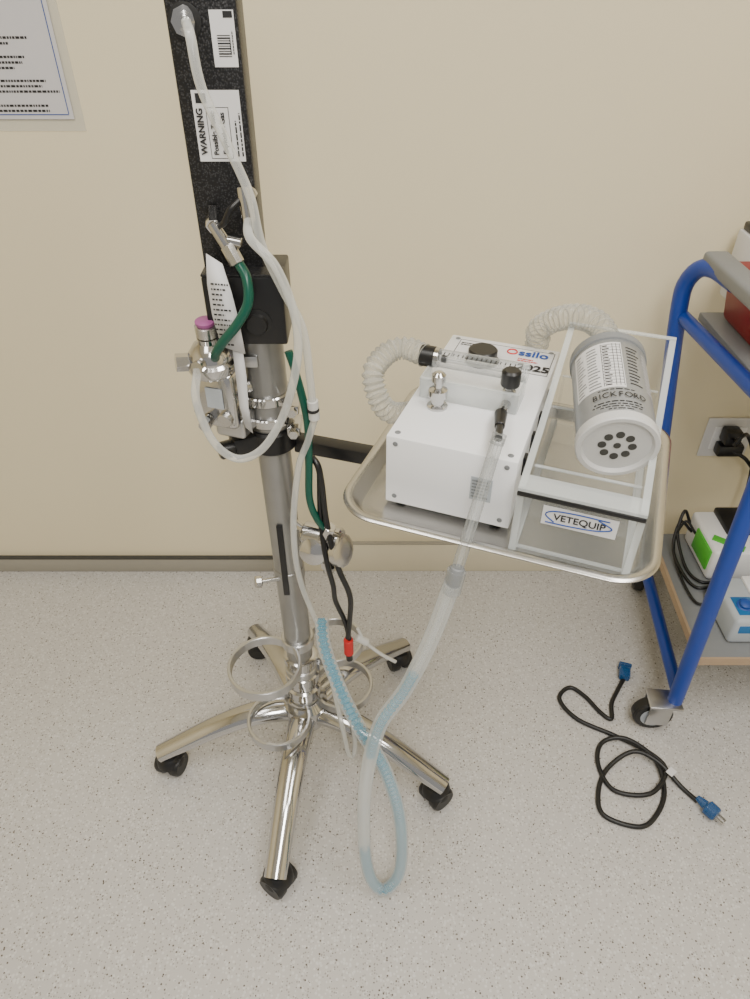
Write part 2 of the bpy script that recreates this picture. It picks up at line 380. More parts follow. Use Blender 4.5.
# front face details
plate('serial_label', T(-0.108, t0 - 0.0005, 0.948), U_, Z, 0.028, 0.036, 0.0004, M['lgrey'])
textlines('serial_print', T(-0.108, t0 - 0.001, 0.948), U_, Z, 0.024, 0.03, 6, M['greyink'], 0.5)
for s_ in (-0.225, -0.079):
    for z_ in (0.905, 0.99):
        lathe('face_screw', [(0.0035, 0), (0.0035, 0.0006), (0.0015, 0.0012)], T(s_, t0 - 0.0002, z_), -V_, M['greyink'], 12)
for k, t_ in enumerate((0.765, 0.82, 0.875, 0.94)):
    obox('side_vent_%d' % k, T(s1 + 0.0015, t_, 0.965), TAX, (0.005, 0.014, 0.028), M['black'], 0.001)

# flowmeter
FB = -0.16
obox('flowmeter_block', T(FB, 0.850, 1.0155), TAX, (0.134, 0.055, 0.029), M['acryl'], 0.002)
obox('flowmeter_edge_front', T(FB, 0.8222, 1.0155), TAX, (0.134, 0.002, 0.029), M['acryledge'])
obox('flowmeter_edge_top', T(FB, 0.8242, 1.0302), TAX, (0.134, 0.004, 0.0015), M['acryledge'])
obox('flowmeter_edge_left', T(-0.2275, 0.850, 1.0155), TAX, (0.002, 0.055, 0.029), M['acryledge'])
obox('flowmeter_edge_right', T(-0.0925, 0.850, 1.0155), TAX, (0.002, 0.055, 0.029), M['acryledge'])
cyl('flowmeter_tube', T(-0.228, 0.872, 1.038), T(-0.095, 0.872, 1.038), 0.0130, M['rod'], seg=28)
cyl('flowmeter_bore', T(-0.215, 0.872, 1.038), T(-0.10, 0.872, 1.038), 0.0045, M['tube'], seg=16)
for k in range(16):
    obox('scale_tick_%02d' % k, T(-0.207 + 0.0066 * k, 0.8645 if k % 5 else 0.8630, 1.0500), TAX, (0.0013, 0.007 if k % 5 else 0.011, 0.0006), M['ink'])
cyl('float_ball', T(-0.212, 0.872, 1.038), T(-0.205, 0.872, 1.038), 0.0055, M['black'])
cyl('inlet_ferrule', T(-0.243, 0.872, 1.038), T(-0.222, 0.872, 1.038), 0.0150, M['black'], seg=28, bev=0.001)
cyl('inlet_ring', T(-0.222, 0.872, 1.038), T(-0.216, 0.872, 1.038), 0.0140, M['chrome'], seg=28)
cyl('outlet_cap', T(-0.098, 0.872, 1.038), T(-0.090, 0.872, 1.038), 0.0135, M['acryledge'], seg=28)
# silver outlet knob
kp = T(-0.197, 0.806, 1.0)
lathe('outlet_nozzle', [(0.0145, 0), (0.0145, 0.003), (0.009, 0.005), (0.009, 0.014), (0.0130, 0.016), (0.0130, 0.027), (0.006, 0.030), (0.006, 0.039), (0.0095, 0.040), (0.0095, 0.049), (0.005, 0.053)], kp, Z, M['chrome'], 12)
# needle-valve knob
kp = T(-0.107, 0.835, 1.0)
lathe('valve_stem', [(0.009, 0), (0.009, 0.028), (0.006, 0.03), (0.006, 0.038)], kp, Z, M['chrome'], 20)
lathe('valve_knob', [(0.0120, 0.036), (0.0130, 0.038), (0.0130, 0.056), (0.010, 0.059)], kp, Z, M['black'], 18)
r0 = Vector((0.149, 0.705, 1.028)); r1 = Vector((0.104, 0.644, 0.858))
cyl('outlet_barb', T(-0.107, 0.835, 1.013), T(-0.107, 0.785, 1.018), 0.0070, M['chrome'])
ob_a = T(-0.107, 0.790, 1.018)
cyl('outlet_coupler', ob_a, ob_a + (r0 - ob_a) * 0.55, 0.0085, M['black'], 0.0065, seg=20, bev=0.001)
cyl('outlet_coupler_tip', ob_a + (r0 - ob_a) * 0.5, r0, 0.0050, M['black'], seg=16)

# ------------------------------------------------------------------ clear sampling tube + coaxial breathing hose
group('coaxial_breathing_hose', (0.0, 0.65, 0))
cyl('clear_rod', r0, r1, 0.0080, M['rod'], seg=20)
cyl('clear_rod_core', r0, r1, 0.0030, M['core'], seg=12)
cyl('rod_top_cap', r0 + (r0 - r1) * 0.03, r0 - (r0 - r1) * 0.04, 0.0090, M['rod'], seg=20)
cyl('rod_connector', r1 + (r0 - r1) * 0.04, r1 - Vector((0.004, 0.004, 0.03)), 0.0125, M['rod'], seg=24, bev=0.002)
cyl('rod_connector_core', r1 + (r0 - r1) * 0.06, r1 - Vector((0.003, 0.003, 0.018)), 0.0098, M['greyp'], seg=24, bev=0.002)
hp = [(0.101, 0.642, 0.845), (0.0774, 0.642, 0.728), (0.0453, 0.64, 0.62), (0.005, 0.63, 0.531), (-0.017, 0.62, 0.368), (-0.019, 0.61, 0.17),
      (-0.006, 0.603, 0.055), (0.0204, 0.60, 0.022), (0.0488, 0.61, 0.087), (0.0452, 0.625, 0.254), (0.017, 0.65, 0.379), (-0.025, 0.68, 0.454), (-0.0587, 0.72, 0.51),
      (-0.0864, 0.78, 0.545), (-0.0933, 0.82, 0.575)]
sweep('outer_hose', hp, 0.0122, M['outer'], 0.008, 16)
dense = catmull(hp, 0.00125)
n = len(dense)
sweep('blue_corrugated_inner', dense[int(n * 0.46):], 0.0080, M['bluehose'], seg=12, rib=0.0020, pitch=0.0100, smoothpath=False)
sweep('blue_corrugated_upper', dense[int(n * 0.13):int(n * 0.27)], 0.0066, M['bluehose'], seg=12, rib=0.0016, pitch=0.0100, smoothpath=False)
sweep('inner_tube', dense[int(n * 0.0):int(n * 0.46):3], 0.0055, M['core'], seg=10, smoothpath=False)

# ------------------------------------------------------------------ acrylic chamber
group('clear_acrylic_chamber', T(0.02, 0.85, 0.886))
def slab(name, quad, th, nrm, material):
    bm = bmesh.new(); N_ = Vector(nrm).normalized() * th
    lo = [bm.verts.new(Vector(q)) for q in quad]; hi = [bm.verts.new(Vector(q) + N_) for q in quad]
    bm.faces.new(lo[::-1]); bm.faces.new(hi); k = len(quad)
    for i in range(k): bm.faces.new((lo[i], lo[(i + 1) % k], hi[(i + 1) % k], hi[i]))
    bmesh.ops.recalc_face_normals(bm, faces=bm.faces)
    me = bpy.data.meshes.new(name); bm.to_mesh(me); bm.free(); return finish(me, name, material)
aL, aR, tf, tb, zb = -0.058, 0.090, 0.684, 1.010, 0.887
zf, zr = 0.988, 1.057
for nm, s_, d in (('side_left', aL, U_), ('side_right', aR, -U_)):
    slab(nm, [T(s_, tf, zb), T(s_, tb, zb), T(s_, tb, zr), T(s_, 0.80, 1.005), T(s_, tf, zf)], 0.008, d, M['acryl'])
    for k, (p, q) in enumerate(((T(s_, tf, zf), T(s_, 0.80, 1.005)), (T(s_, 0.80, 1.005), T(s_, tb, zr)))):
        e = (q - p); L = e.length; e.normalize()
        obox('%s_edge_%d' % (nm, k), (p + q) / 2 + d * 0.004 + Z_ * 0.0012, (e, d, e.cross(d)), (L, 0.0085, 0.0015), M['acryledge'])
    obox(nm + '_edge_front', T(s_, tf - 0.001, (zb + zf) / 2) + d * 0.004, TAX, (0.0085, 0.0015, zf - zb), M['acryledge'])
    obox(nm + '_edge_foot', T(s_, (tf + tb) / 2, zb + 0.003) + d * 0.004, TAX, (0.010, tb - tf, 0.004), M['acryledge'])
slab('front_panel', [T(aL + 0.008, tf, zb), T(aR - 0.008, tf, zb), T(aR - 0.008, tf, zf), T(aL + 0.008, tf, zf)], 0.006, V_, M['acryl'])
slab('rear_panel', [T(aL, tb, zb), T(aR, tb, zb), T(aR, tb, zr), T(aL, tb, zr)], 0.006, -V_, M['acryl'])
for k, (t_, zt) in enumerate(((0.760, 0.968), (0.885, 0.985), (0.95, 1.0))):
    slab('divider_%d' % k, [T(aL + 0.008, t_, zb), T(aR - 0.008, t_, zb), T(aR - 0.008, t_, zt), T(aL + 0.008, t_, zt)], 0.005, V_, M['acryl'])
    obox('divider_%d_edge' % k, T((aL + aR) / 2, t_ + 0.0025, zt + 0.0008), TAX, (aR - aL - 0.016, 0.005, 0.0015), M['acryledge'])
obox('floor_seam_front', T((aL + aR) / 2, tf + 0.008, zb + 0.003), TAX, (aR - aL - 0.016, 0.004, 0.003), M['acryledge'])
slab('front_ledge', [T(aL, tf - 0.004, zf - 0.003), T(aR, tf - 0.004, zf - 0.003), T(aR, 0.708, zf - 0.001), T(aL, 0.708, zf - 0.001)], 0.005, Z_, M['acryledge'])
obox('hinge_gasket', T((aL + aR) / 2, tf - 0.005, zf - 0.005), TAX, (aR - aL, 0.003, 0.006), M['black'], 0.001)
obox('rear_rim', T((aL + aR) / 2, tb - 0.003, zr + 0.001), TAX, (aR - aL, 0.008, 0.002), M['acryledge'])
plate('maker_label', T(0.019, tf - 0.001, 0.957), U_, Z, 0.088, 0.028, 0.0006, M['paper'])
LB = lambda s, z: T(0.019 - 0.024 + s, tf - 0.002, z + 0.005)
text('maker_text', 'VETEQUIP', T(0.019, tf - 0.0018, 0.957), U_, Z, 0.0135, M['ink'], bold=0.0002)
sweep('maker_swoosh', [LB(-0.015, 0.942), LB(0.015, 0.9425), LB(0.045, 0.945), LB(0.062, 0.952), LB(0.045, 0.961)], 0.0008, M['blueink'], 0.003, 6)
sweep('maker_swoosh_b', [LB(0.058, 0.962), LB(0.02, 0.9625), LB(-0.008, 0.960), LB(-0.016, 0.953), LB(-0.005, 0.944)], 0.0008, M['blueink'], 0.003, 6)

# ------------------------------------------------------------------ charcoal canister
cA = Vector((0.293, 0.698, 1.018)); cB = Vector((0.316, 0.862, 1.050))
group('charcoal_filter_canister', (cA + cB) / 2)
cd = (cB - cA).normalized(); cl = (cB - cA).length; _, cu_, cv_ = frame(cd)
R_ = 0.0475
lathe('can_body', [(R_ - 0.001, 0.014), (R_, 0.016), (R_, cl - 0.016), (R_ - 0.001, cl - 0.014)], cA, cd, M['cangrey'], 72)
lathe('front_cap', [(0.001, 0.005), (0.040, 0.005), (0.0430, 0.0), (R_ + 0.0005, 0.0), (R_ + 0.002, 0.002), (R_ + 0.002, 0.014), (R_, 0.015)], cA, cd, M['canwhite'], 72)
lathe('rear_cap', [(R_, cl - 0.015), (R_ + 0.002, cl - 0.014), (R_ + 0.002, cl - 0.003), (R_ - 0.002, cl), (0.03, cl), (0.022, cl + 0.006), (0.02, cl + 0.012)], cA, cd, M['greyp'], 72)
for k in range(9):
    if k == 8: o = Vector((0, 0, 0)); rr = 0.0045
    else:
        a = 2 * math.pi * k / 8; o = (cu_ * math.cos(a) + cv_ * math.sin(a)) * 0.018; rr = 0.0052
    cyl('vent_hole_%d' % k, cA + o + cd * 0.0055, cA + o + cd * 0.0042, rr, M['dark'], seg=16)
CUP = (Z_ - cd * Z_.dot(cd)).normalized(); CSD = cd.cross(CUP).normalized()
def can_pt(phi, h, r):
    return cA + cd * h + (CUP * math.cos(phi) + CSD * math.sin(phi)) * r
def curved_patch(name, p0, p1, h0, h1, material, r):
    bm = bmesh.new(); n_ = max(1, int(abs(p1 - p0) / 0.12)) + 1; A = []; B = []
    for i in range(n_ + 1):
        ph = p0 + (p1 - p0) * i / n_
        A.append(bm.verts.new(can_pt(ph, h0, r))); B.append(bm.verts.new(can_pt(ph, h1, r)))
    for i in range(n_): bm.faces.new((A[i], A[i + 1], B[i + 1], B[i]))
    me = bpy.data.meshes.new(name); bm.to_mesh(me); bm.free(); return finish(me, name, material)
curved_patch('label_panel', -1.30, 0.10, 0.058, 0.146, M['paper'], R_ + 0.0003)
for k in range(14):
    h = 0.062 + k * 0.0058
    curved_patch('label_row_%02d' % k, -1.22, -0.98 + random.uniform(-0.08, 0.08), h, h + 0.0020, M['greyink'], R_ + 0.0006)
    curved_patch('label_rowb_%02d' % k, -0.84, random.uniform(-0.60, -0.50), h, h + 0.0020, M['greyink'], R_ + 0.0006)
    curved_patch('chart_cell_%02d' % k, -0.40, random.uniform(-0.28, -0.20), h, h + 0.0020, M['ink'], R_ + 0.0006)
    curved_patch('chart_rule_%02d' % k, -0.44, 0.06, h + 0.0036, h + 0.0042, M['ink'], R_ + 0.0006)
for k, ph in enumerate((-0.44, -0.14, -0.04, 0.06)):
    curved_patch('chart_column_%d' % k, ph, ph + 0.012, 0.061, 0.143, M['ink'], R_ + 0.0006)
for k in range(12):
    h = 0.066 + k * 0.0064
    curved_patch('side_row_%02d' % k, 0.22, random.uniform(0.45, 0.62), h, h + 0.0020, M['ink'], R_ + 0.0004)
    curved_patch('side_rowb_%02d' % k, 0.74, random.uniform(0.95, 1.2), h, h + 0.0020, M['paper'], R_ + 0.0004)
for k, (h, a, b_, t_) in enumerate(((0.0315, -0.75, 0.45, 0.0018), (0.0270, -0.8, 0.5, 0.0016), (0.0230, -0.6, 0.45, 0.0014), (0.0190, -0.4, 0.25, 0.0014), (0.0535, -0.62, 0.3, 0.0014))):
    x = a
    while x < b_:
        x2 = min(b_, x + random.uniform(0.06, 0.18)); curved_patch('can_print_%d' % k, x, x2, h, h + t_, M['ink'], R_ + 0.0005); x = x2 + 0.035
for k, (ch, ph) in enumerate(zip('BICKFORD', (-0.70, -0.57, -0.43, -0.25, -0.07, 0.12, 0.30, 0.49))):
    p = can_pt(ph, 0.043, R_ + 0.0012); nn = (p - (cA + cd * 0.043)).normalized()
    text('can_letter_%d' % k, ch, p, cd.cross(nn), cd, 0.0125, M['ink'], bold=0.0)

# ------------------------------------------------------------------ corrugated hoses
group('corrugated_scavenging_hose', (0.27, 0.96, 1.0))
p_end = cB + cd * 0.004
sweep('hose_wall', [T(-0.110, 1.044, 0.985), T(-0.104, 1.045, 1.004), (0.252, 1.002, 1.030), (0.272, 0.985, 1.054), (0.297, 0.960, 1.069), (0.316, 0.932, 1.071), (0.323, 0.905, 1.063), p_end], 0.0168, M['hose'], 0.0018, 20, rib=0.0024, pitch=0.0085)
group('corrugated_intake_hose', (0.0, 0.88, 1.0))
sweep('hose_wall', [T(-0.238, 0.872, 1.038), (0.045, 0.918, 1.040), (0.020, 0.914, 1.036), (-0.002, 0.888, 1.020), (0.004, 0.872, 0.987), (0.022, 0.875, 0.960), (0.055, 0.90, 0.945), T(-0.239, 0.895, 0.942)], 0.0148, M['hose'], 0.0018, 20, rib=0.0022, pitch=0.0085)

# ------------------------------------------------------------------ black flow panel
group('oxygen_flowmeter_panel', (-0.18, 0.92, 1.07))
obox('panel_body', (-0.184, 0.922, 1.36), WX, (0.077, 0.044, 0.56), M['hammer'], 0.003)
obox('lower_housing', (-0.170, 0.912, 1.116), WX, (0.104, 0.084, 0.094), M['black'], 0.003)
obox('lower_housing_top_plate', (-0.170, 0.885, 1.1645), WX, (0.104, 0.030, 0.003), M['hammer'], 0.001)
lathe('dial_recess', [(0.020, 0), (0.020, 0.002), (0.015, 0.003), (0.013, 0.008)], (-0.156, 0.8705, 1.100), (0, -1, 0), M['rubber'], 32)
yf = 0.8998
plate('barcode_label', (-0.163, yf, 1.414), X, Z, 0.026, 0.052, 0.0005, M['paper'])
for k in range(9):
    plate('barcode_bar_%d' % k, (-0.163, yf - 0.0006, 1.398 + k * 0.0024), X, Z, 0.014, 0.0008 + 0.0007 * (k % 2), 0.0002, M['ink'])
plate('warning_label', (-0.180, yf, 1.329), X, Z, 0.054, 0.074, 0.0005, M['paper'])
plate('warning_box', (-0.180, yf - 0.0005, 1.322), X, Z, 0.026, 0.054, 0.0002, M['ink'])
plate('warning_box_in', (-0.180, yf - 0.0007, 1.322), X, Z, 0.0245, 0.0525, 0.0002, M['paper'])
text('warning_text', 'WARNING', (-0.200, yf - 0.001, 1.324), (0, 0, 1), (-1, 0, 0), 0.0100, M['ink'], bold=0.0003)
text('warning_text_b', 'Possible Toxic', (-0.186, yf - 0.001, 1.322), (0, 0, 1), (-1, 0, 0), 0.0078, M['ink'], bold=0.0002)
text('warning_text_c', 'Explosive Gas', (-0.175, yf - 0.001, 1.322), (0, 0, 1), (-1, 0, 0), 0.0078, M['ink'], bold=0.0002)
textlines('warning_fine', (-0.158, yf - 0.0007, 1.33), (0, 0, 1), (-1, 0, 0), 0.065, 0.010, 2, M['ink'], 0.35)
plate('black_tag_a', (-0.197, yf - 0.0005, 1.358), X, Z, 0.012, 0.010, 0.0003, M['ink'])
plate('black_tag_b', (-0.1565, yf - 0.0005, 1.436), X, Z, 0.010, 0.006, 0.0003, M['ink'])
textlines('barcode_fine', (-0.155, yf - 0.0007, 1.415), (0, 0, 1), (-1, 0, 0), 0.030, 0.006, 2, M['ink'], 0.35)
lathe('top_port', [(0.0150, 0), (0.0150, 0.003), (0.010, 0.004), (0.010, 0.010), (0.006, 0.011), (0.006, 0.016)], (-0.202, 0.8995, 1.430), (0.2, -1, 0), M['chrome'], 8)
lathe('top_port_gasket', [(0.0175, 0), (0.0175, 0.0015), (0.0150, 0.002)], (-0.202, 0.8995, 1.430), (0, -1, 0), M['rubber'], 24)
# elbow + fittings
lathe('elbow_port', [(0.011, 0), (0.011, 0.012), (0.0070, 0.014), (0.0070, 0.040)], (-0.154, 0.8995, 1.256), (0.05, -1, 0.1), M['chrome'], 6)
cyl('elbow_stub', (-0.153, 0.862, 1.274), (-0.150, 0.856, 1.236), 0.0082, M['chrome'], bev=0.001)
sweep('black_jumper', [(-0.155, 0.86, 1.262), (-0.170, 0.852, 1.250), (-0.180, 0.855, 1.234), (-0.192, 0.868, 1.228)], 0.0038, M['black'], 0.003, 10)
cyl('fitting_a', (-0.200, 0.898, 1.235), (-0.194, 0.862, 1.228), 0.0095, M['chrome'], seg=6)
cyl('fitting_b', (-0.196, 0.866, 1.232), (-0.180, 0.860, 1.205), 0.0080, M['chrome'], seg=12, bev=0.001)
cyl('fitting_c', (-0.186, 0.863, 1.213), (-0.162, 0.860, 1.209), 0.0065, M['chrome'], seg=12, bev=0.001)
cyl('fitting_d', (-0.180, 0.860, 1.207), (-0.169, 0.853, 1.186), 0.0095, M['steel'], seg=8, bev=0.001)

# ------------------------------------------------------------------ tags
group('hanging_paper_tag', (-0.19, 0.86, 1.14))
def ribbon(name, rows, material, th=0.0006):
    bm = bmesh.new(); prev = None
    for a, b_ in rows:
        cur = (bm.verts.new(a), bm.verts.new(b_))
        if prev: bm.faces.new((prev[0], prev[1], cur[1], cur[0]))
        prev = cur
    me = bpy.data.meshes.new(name); bm.to_mesh(me); bm.free()
    ob = finish(me, name, material, True); md = ob.modifiers.new('t', 'SOLIDIFY'); md.thickness = th; return ob
ribbon('tag_sheet', [((-0.208, 0.862, 1.196), (-0.188, 0.854, 1.186)), ((-0.211, 0.856, 1.160), (-0.180, 0.848, 1.152)), ((-0.210, 0.853, 1.12), (-0.175, 0.846, 1.115)), ((-0.204, 0.852, 1.076), (-0.172, 0.846, 1.068))], M['paper'])
textlines('tag_print', (-0.1935, 0.8485, 1.122), (1, -0.2, 0), (0.03, 0.08, 1), 0.026, 0.085, 13, M['ink'], 0.35, 0.002, word=0.12, gap=0.05)
ribbon('tag_strip', [((-0.190, 0.854, 1.085), (-0.176, 0.850, 1.085)), ((-0.191, 0.856, 1.03), (-0.176, 0.853, 1.03)), ((-0.192, 0.857, 0.98), (-0.179, 0.854, 0.98)), ((-0.188, 0.858, 0.945), (-0.178, 0.857, 0.935))], M['paper'])

# ------------------------------------------------------------------ regulator on left
group('gas_pressure_regulator', (-0.225, 0.88, 0.94))
lathe('regulator_bonnet', [(0.022, 0.0), (0.031, 0.003), (0.035, 0.010), (0.035, 0.021), (0.031, 0.025), (0.031, 0.031), (0.023, 0.043), (0.015, 0.049), (0.015, 0.056)], (-0.226, 0.880, 1.024), (0, -0.1, 1), M['chrome'], 36)
lathe('adjust_knob', [(0.013, 0.0), (0.0155, 0.002), (0.0155, 0.016), (0.012, 0.018)], (-0.226, 0.875, 1.080), (0, -0.1, 1), M['steel'], 12)
lathe('purple_cap', [(0.0125, 0.0), (0.0135, 0.002), (0.0135, 0.005), (0.010, 0.007)], (-0.226, 0.873, 1.098), (0, -0.1, 1), M['purple'], 28)
RX = (Vector((0.95, -0.3, 0)).normalized(), Vector((0.3, 0.95, 0)).normalized(), Z_)
obox('regulator_body', (-0.220, 0.886, 0.985), RX, (0.062, 0.052, 0.092), M['chrome'], 0.010, 3)
obox('regulator_foot', (-0.208, 0.888, 0.936), RX, (0.048, 0.042, 0.034), M['alu'], 0.006, 3)
plate('regulator_plate', (-0.2265, 0.8595, 0.992), RX[0], Z, 0.026, 0.032, 0.0006, M['lgrey'])
cyl('regulator_cross_bolt', (-0.262, 0.885, 0.962), (-0.245, 0.883, 0.962), 0.011, M['steel'], seg=6)
obox('yoke_bracket', (-0.205, 0.905, 1.032), WX, (0.080, 0.03, 0.018), M['alu'], 0.003)
cyl('side_port', (-0.236, 0.880, 1.040), (-0.268, 0.866, 1.045), 0.0090, M['chrome'], seg=8)
cyl('side_port_nut', (-0.256, 0.8705, 1.0432), (-0.273, 0.864, 1.0455), 0.0125, M['chrome'], seg=6)
cyl('side_port_b', (-0.228, 0.878, 1.046), (-0.237, 0.835, 1.053), 0.0085, M['chrome'], seg=8)
cyl('side_port_c', (-0.210, 0.868, 0.962), (-0.216, 0.850, 0.959), 0.0115, M['steel'], seg=12, bev=0.001)
cyl('side_port_d', (-0.240, 0.866, 0.955), (-0.246, 0.848, 0.950), 0.009, M['chrome'], seg=8)
cyl('mount_stud', (-0.20, 0.90, 0.985), (-0.16, 0.928, 0.985), 0.012, M['steel'])

# ------------------------------------------------------------------ thin tubing
group('clear_gas_tubing', (-0.1, 0.85, 1.2))
sweep('supply_tube', [(-0.198, 0.886, 1.430), (-0.190, 0.860, 1.420), (-0.183, 0.848, 1.375), (-0.161, 0.845, 1.318), (-0.143, 0.842, 1.268), (-0.135, 0.84, 1.214), (-0.114, 0.838, 1.159), (-0.093, 0.84, 1.106), (-0.088, 0.842, 1.033), (-0.087, 0.845, 0.986)], 0.0055, M['tube'], 0.006, 12)
cyl('supply_connector', (-0.087, 0.845, 0.998), (-0.086, 0.847, 0.966), 0.0080, M['milky'], seg=16, bev=0.001)
cyl('supply_connector_ring', (-0.087, 0.845, 0.985), (-0.0868, 0.8455, 0.981), 0.0088, M['ink'], seg=16)
sweep('return_tube', [(-0.150, 0.856, 1.240), (-0.146, 0.83, 1.225), (-0.118, 0.82, 1.195), (-0.101, 0.82, 1.142), (-0.098, 0.82, 1.094), (-0.107, 0.82, 1.045), (-0.128, 0.825, 0.982), (-0.161, 0.82, 0.932), (-0.198, 0.82, 0.916), (-0.228, 0.82, 0.946), (-0.242, 0.822, 1.010), (-0.237, 0.838, 1.05)], 0.0058, M['tube'], 0.006, 12)
sweep('drain_tube', [(-0.086, 0.848, 0.965), (-0.098, 0.852, 0.925), (-0.117, 0.858, 0.867), (-0.133, 0.86, 0.746), (-0.130, 0.86, 0.63), (-0.102, 0.86, 0.499), (-0.062, 0.855, 0.317), (-0.044, 0.85, 0.17), (-0.046, 0.84, 0.115), (-0.056, 0.835, 0.118), (-0.064, 0.835, 0.19), (-0.078, 0.835, 0.33), (-0.090, 0.83, 0.47), (-0.0935, 0.822, 0.565)], 0.0052, M['tube'], 0.008, 12)
group('green_oxygen_hose', (-0.12, 0.86, 0.9))
sweep('hose_upper', [(-0.168, 0.854, 1.187), (-0.158, 0.842, 1.172), (-0.158, 0.832, 1.145), (-0.174, 0.830, 1.118), (-0.196, 0.834, 1.092), (-0.210, 0.842, 1.072), (-0.216, 0.856, 1.056)], 0.0064, M['green'], 0.005, 12)
sweep('hose_lower', [(-0.118, 0.87, 1.060), (-0.110, 0.865, 1.030), (-0.098, 0.86, 0.957), (-0.100, 0.86, 0.88), (-0.103, 0.86, 0.809), (-0.092, 0.86, 0.765), (-0.075, 0.862, 0.738)], 0.0058, M['green'], 0.006, 12)
group('black_cable', (-0.07, 0.86, 0.7))
sweep('cable_a', [(-0.112, 0.885, 0.885), (-0.090, 0.865, 0.878), (-0.083, 0.858, 0.848), (-0.078, 0.858, 0.76), (-0.062, 0.842, 0.678), (-0.044, 0.850, 0.60), (-0.046, 0.858, 0.53), (-0.051, 0.861, 0.475)], 0.0050, M['black'], 0.006, 10)
sweep('cable_b', [(-0.085, 0.862, 0.86), (-0.088, 0.862, 0.76), (-0.080, 0.842, 0.69), (-0.072, 0.846, 0.63), (-0.070, 0.856, 0.58), (-0.056, 0.864, 0.52), (-0.048, 0.862, 0.47)], 0.0046, M['black'], 0.006, 10)
cyl('red_boot', (-0.050, 0.861, 0.470), (-0.050, 0.861, 0.430), 0.0092, M['redink'], seg=14, bev=0.001)
cyl('boot_plug', (-0.050, 0.861, 0.430), (-0.049, 0.861, 0.412), 0.0065, M['black'], seg=14)
group('tube_clip', (-0.02, 0.86, 0.46))
sweep('clip_strand', [(-0.032, 0.862, 0.50), (-0.018, 0.86, 0.465), (0.010, 0.86, 0.43), (0.040, 0.86, 0.405)], 0.0035, M['milky'], 0.004, 8)
cyl('clip_bead', (-0.034, 0.86, 0.478), (-0.014, 0.86, 0.462), 0.008, M['milky'], seg=12, bev=0.002)

# yoke regulator near pole middle
group('yoke_valve', (-0.075, 0.865, 0.70))
cyl('valve_body', (-0.120, 0.888, 0.712), (-0.056, 0.868, 0.712), 0.023, M['chrome'], seg=28, bev=0.003)
cyl('valve_arm_mount', (-0.150, 0.925, 0.712), (-0.108, 0.886, 0.712), 0.008, M['steel'])
lathe('valve_handwheel', [(0.008, 0), (0.024, 0.002), (0.029, 0.005), (0.029, 0.016), (0.024, 0.019), (0.012, 0.020)], (-0.066, 0.866, 0.695), (1, -0.55, 0.35), M['steel'], 12)
lathe('gauge', [(0.022, 0), (0.025, 0.003), (0.025, 0.018), (0.022, 0.020), (0.016, 0.021), (0.008, 0.026)], (-0.100, 0.872, 0.695), (-0.2, -1, 0.35), M['chrome'], 32)
cyl('valve_outlet', (-0.085, 0.864, 0.720), (-0.073, 0.860, 0.752), 0.0110, M['chrome'], seg=8, bev=0.001)
cyl('valve_drop', (-0.082, 0.868, 0.69), (-0.080, 0.868, 0.642), 0.0100, M['steel'], seg=12, bev=0.001)
cyl('valve_drop_nut', (-0.081, 0.868, 0.670), (-0.0805, 0.868, 0.655), 0.0130, M['chrome'], seg=6)

# ------------------------------------------------------------------ utility cart
group('utility_cart', (0.95, 1.2, 0))
def frame_side(tag, dx):
    sweep('frame_tube_' + tag, [(0.757 + dx, 1.40, 0.115), (0.733 + dx, 1.40, 0.27), (0.690 + dx, 1.40, 0.55), (0.655 + dx, 1.40, 0.78), (0.640 + dx, 1.40, 0.89), (0.636 + dx, 1.395, 0.945), (0.643 + dx, 1.37, 0.985), (0.655 + dx, 1.33, 1.000), (0.663 + dx, 1.25, 1.003)], 0.0175, M['blue'], 0.012, 16)
    sweep('front_leg_' + tag, [(0.706 + dx, 0.988, 0.095), (0.690 + dx, 0.988, 0.5), (0.676 + dx, 0.988, 0.90), (0.675 + dx, 0.995, 0.975), (0.672 + dx, 1.02, 1.003), (0.668 + dx, 1.08, 1.005)], 0.0175, M['blue'], 0.015, 16)
    p = Vector((0.664 + dx, 1.37, 1.000)); q = Vector((0.672 + dx, 0.99, 1.000)); e = (q - p); L = e.length; e.normalize(); sd = Z_.cross(e).normalized()
    obox('handle_grip_' + tag, (p + q) / 2 + Z_ * 0.010, (e, sd, Z_), (L * 0.98, 0.048, 0.030), M['greyp'], 0.008, 3)
    cyl('upper_rail_' + tag, (0.650 + dx, 1.39, 0.875), (0.678 + dx, 0.99, 0.875), 0.0145, M['blue'], seg=16)
    cyl('base_rail_' + tag, (0.755 + dx, 1.40, 0.125), (0.706 + dx, 0.99, 0.125), 0.0150, M['blue'], seg=16)
frame_side('left', 0.0)
frame_side('right', 0.62)
obox('upper_shelf', (0.985, 1.20, 0.874), WX, (0.60, 0.40, 0.018), M['greyp'], 0.003)
slab('lower_shelf', [(0.745, 1.405, 0.238), (0.722, 0.99, 0.238), (1.325, 0.99, 0.238), (1.35, 1.405, 0.238)], 0.014, Z_, M['greyp'])
slab('lower_shelf_edge', [(0.722, 0.985, 0.234), (1.325, 0.985, 0.234), (1.325, 0.990, 0.234), (0.722, 0.990, 0.234)], 0.022, Z_, M['tan'])
slab('lower_shelf_edge_left', [(0.738, 1.40, 0.234), (0.716, 0.985, 0.234), (0.722, 0.985, 0.234), (0.745, 1.40, 0.234)], 0.022, Z_, M['tan'])
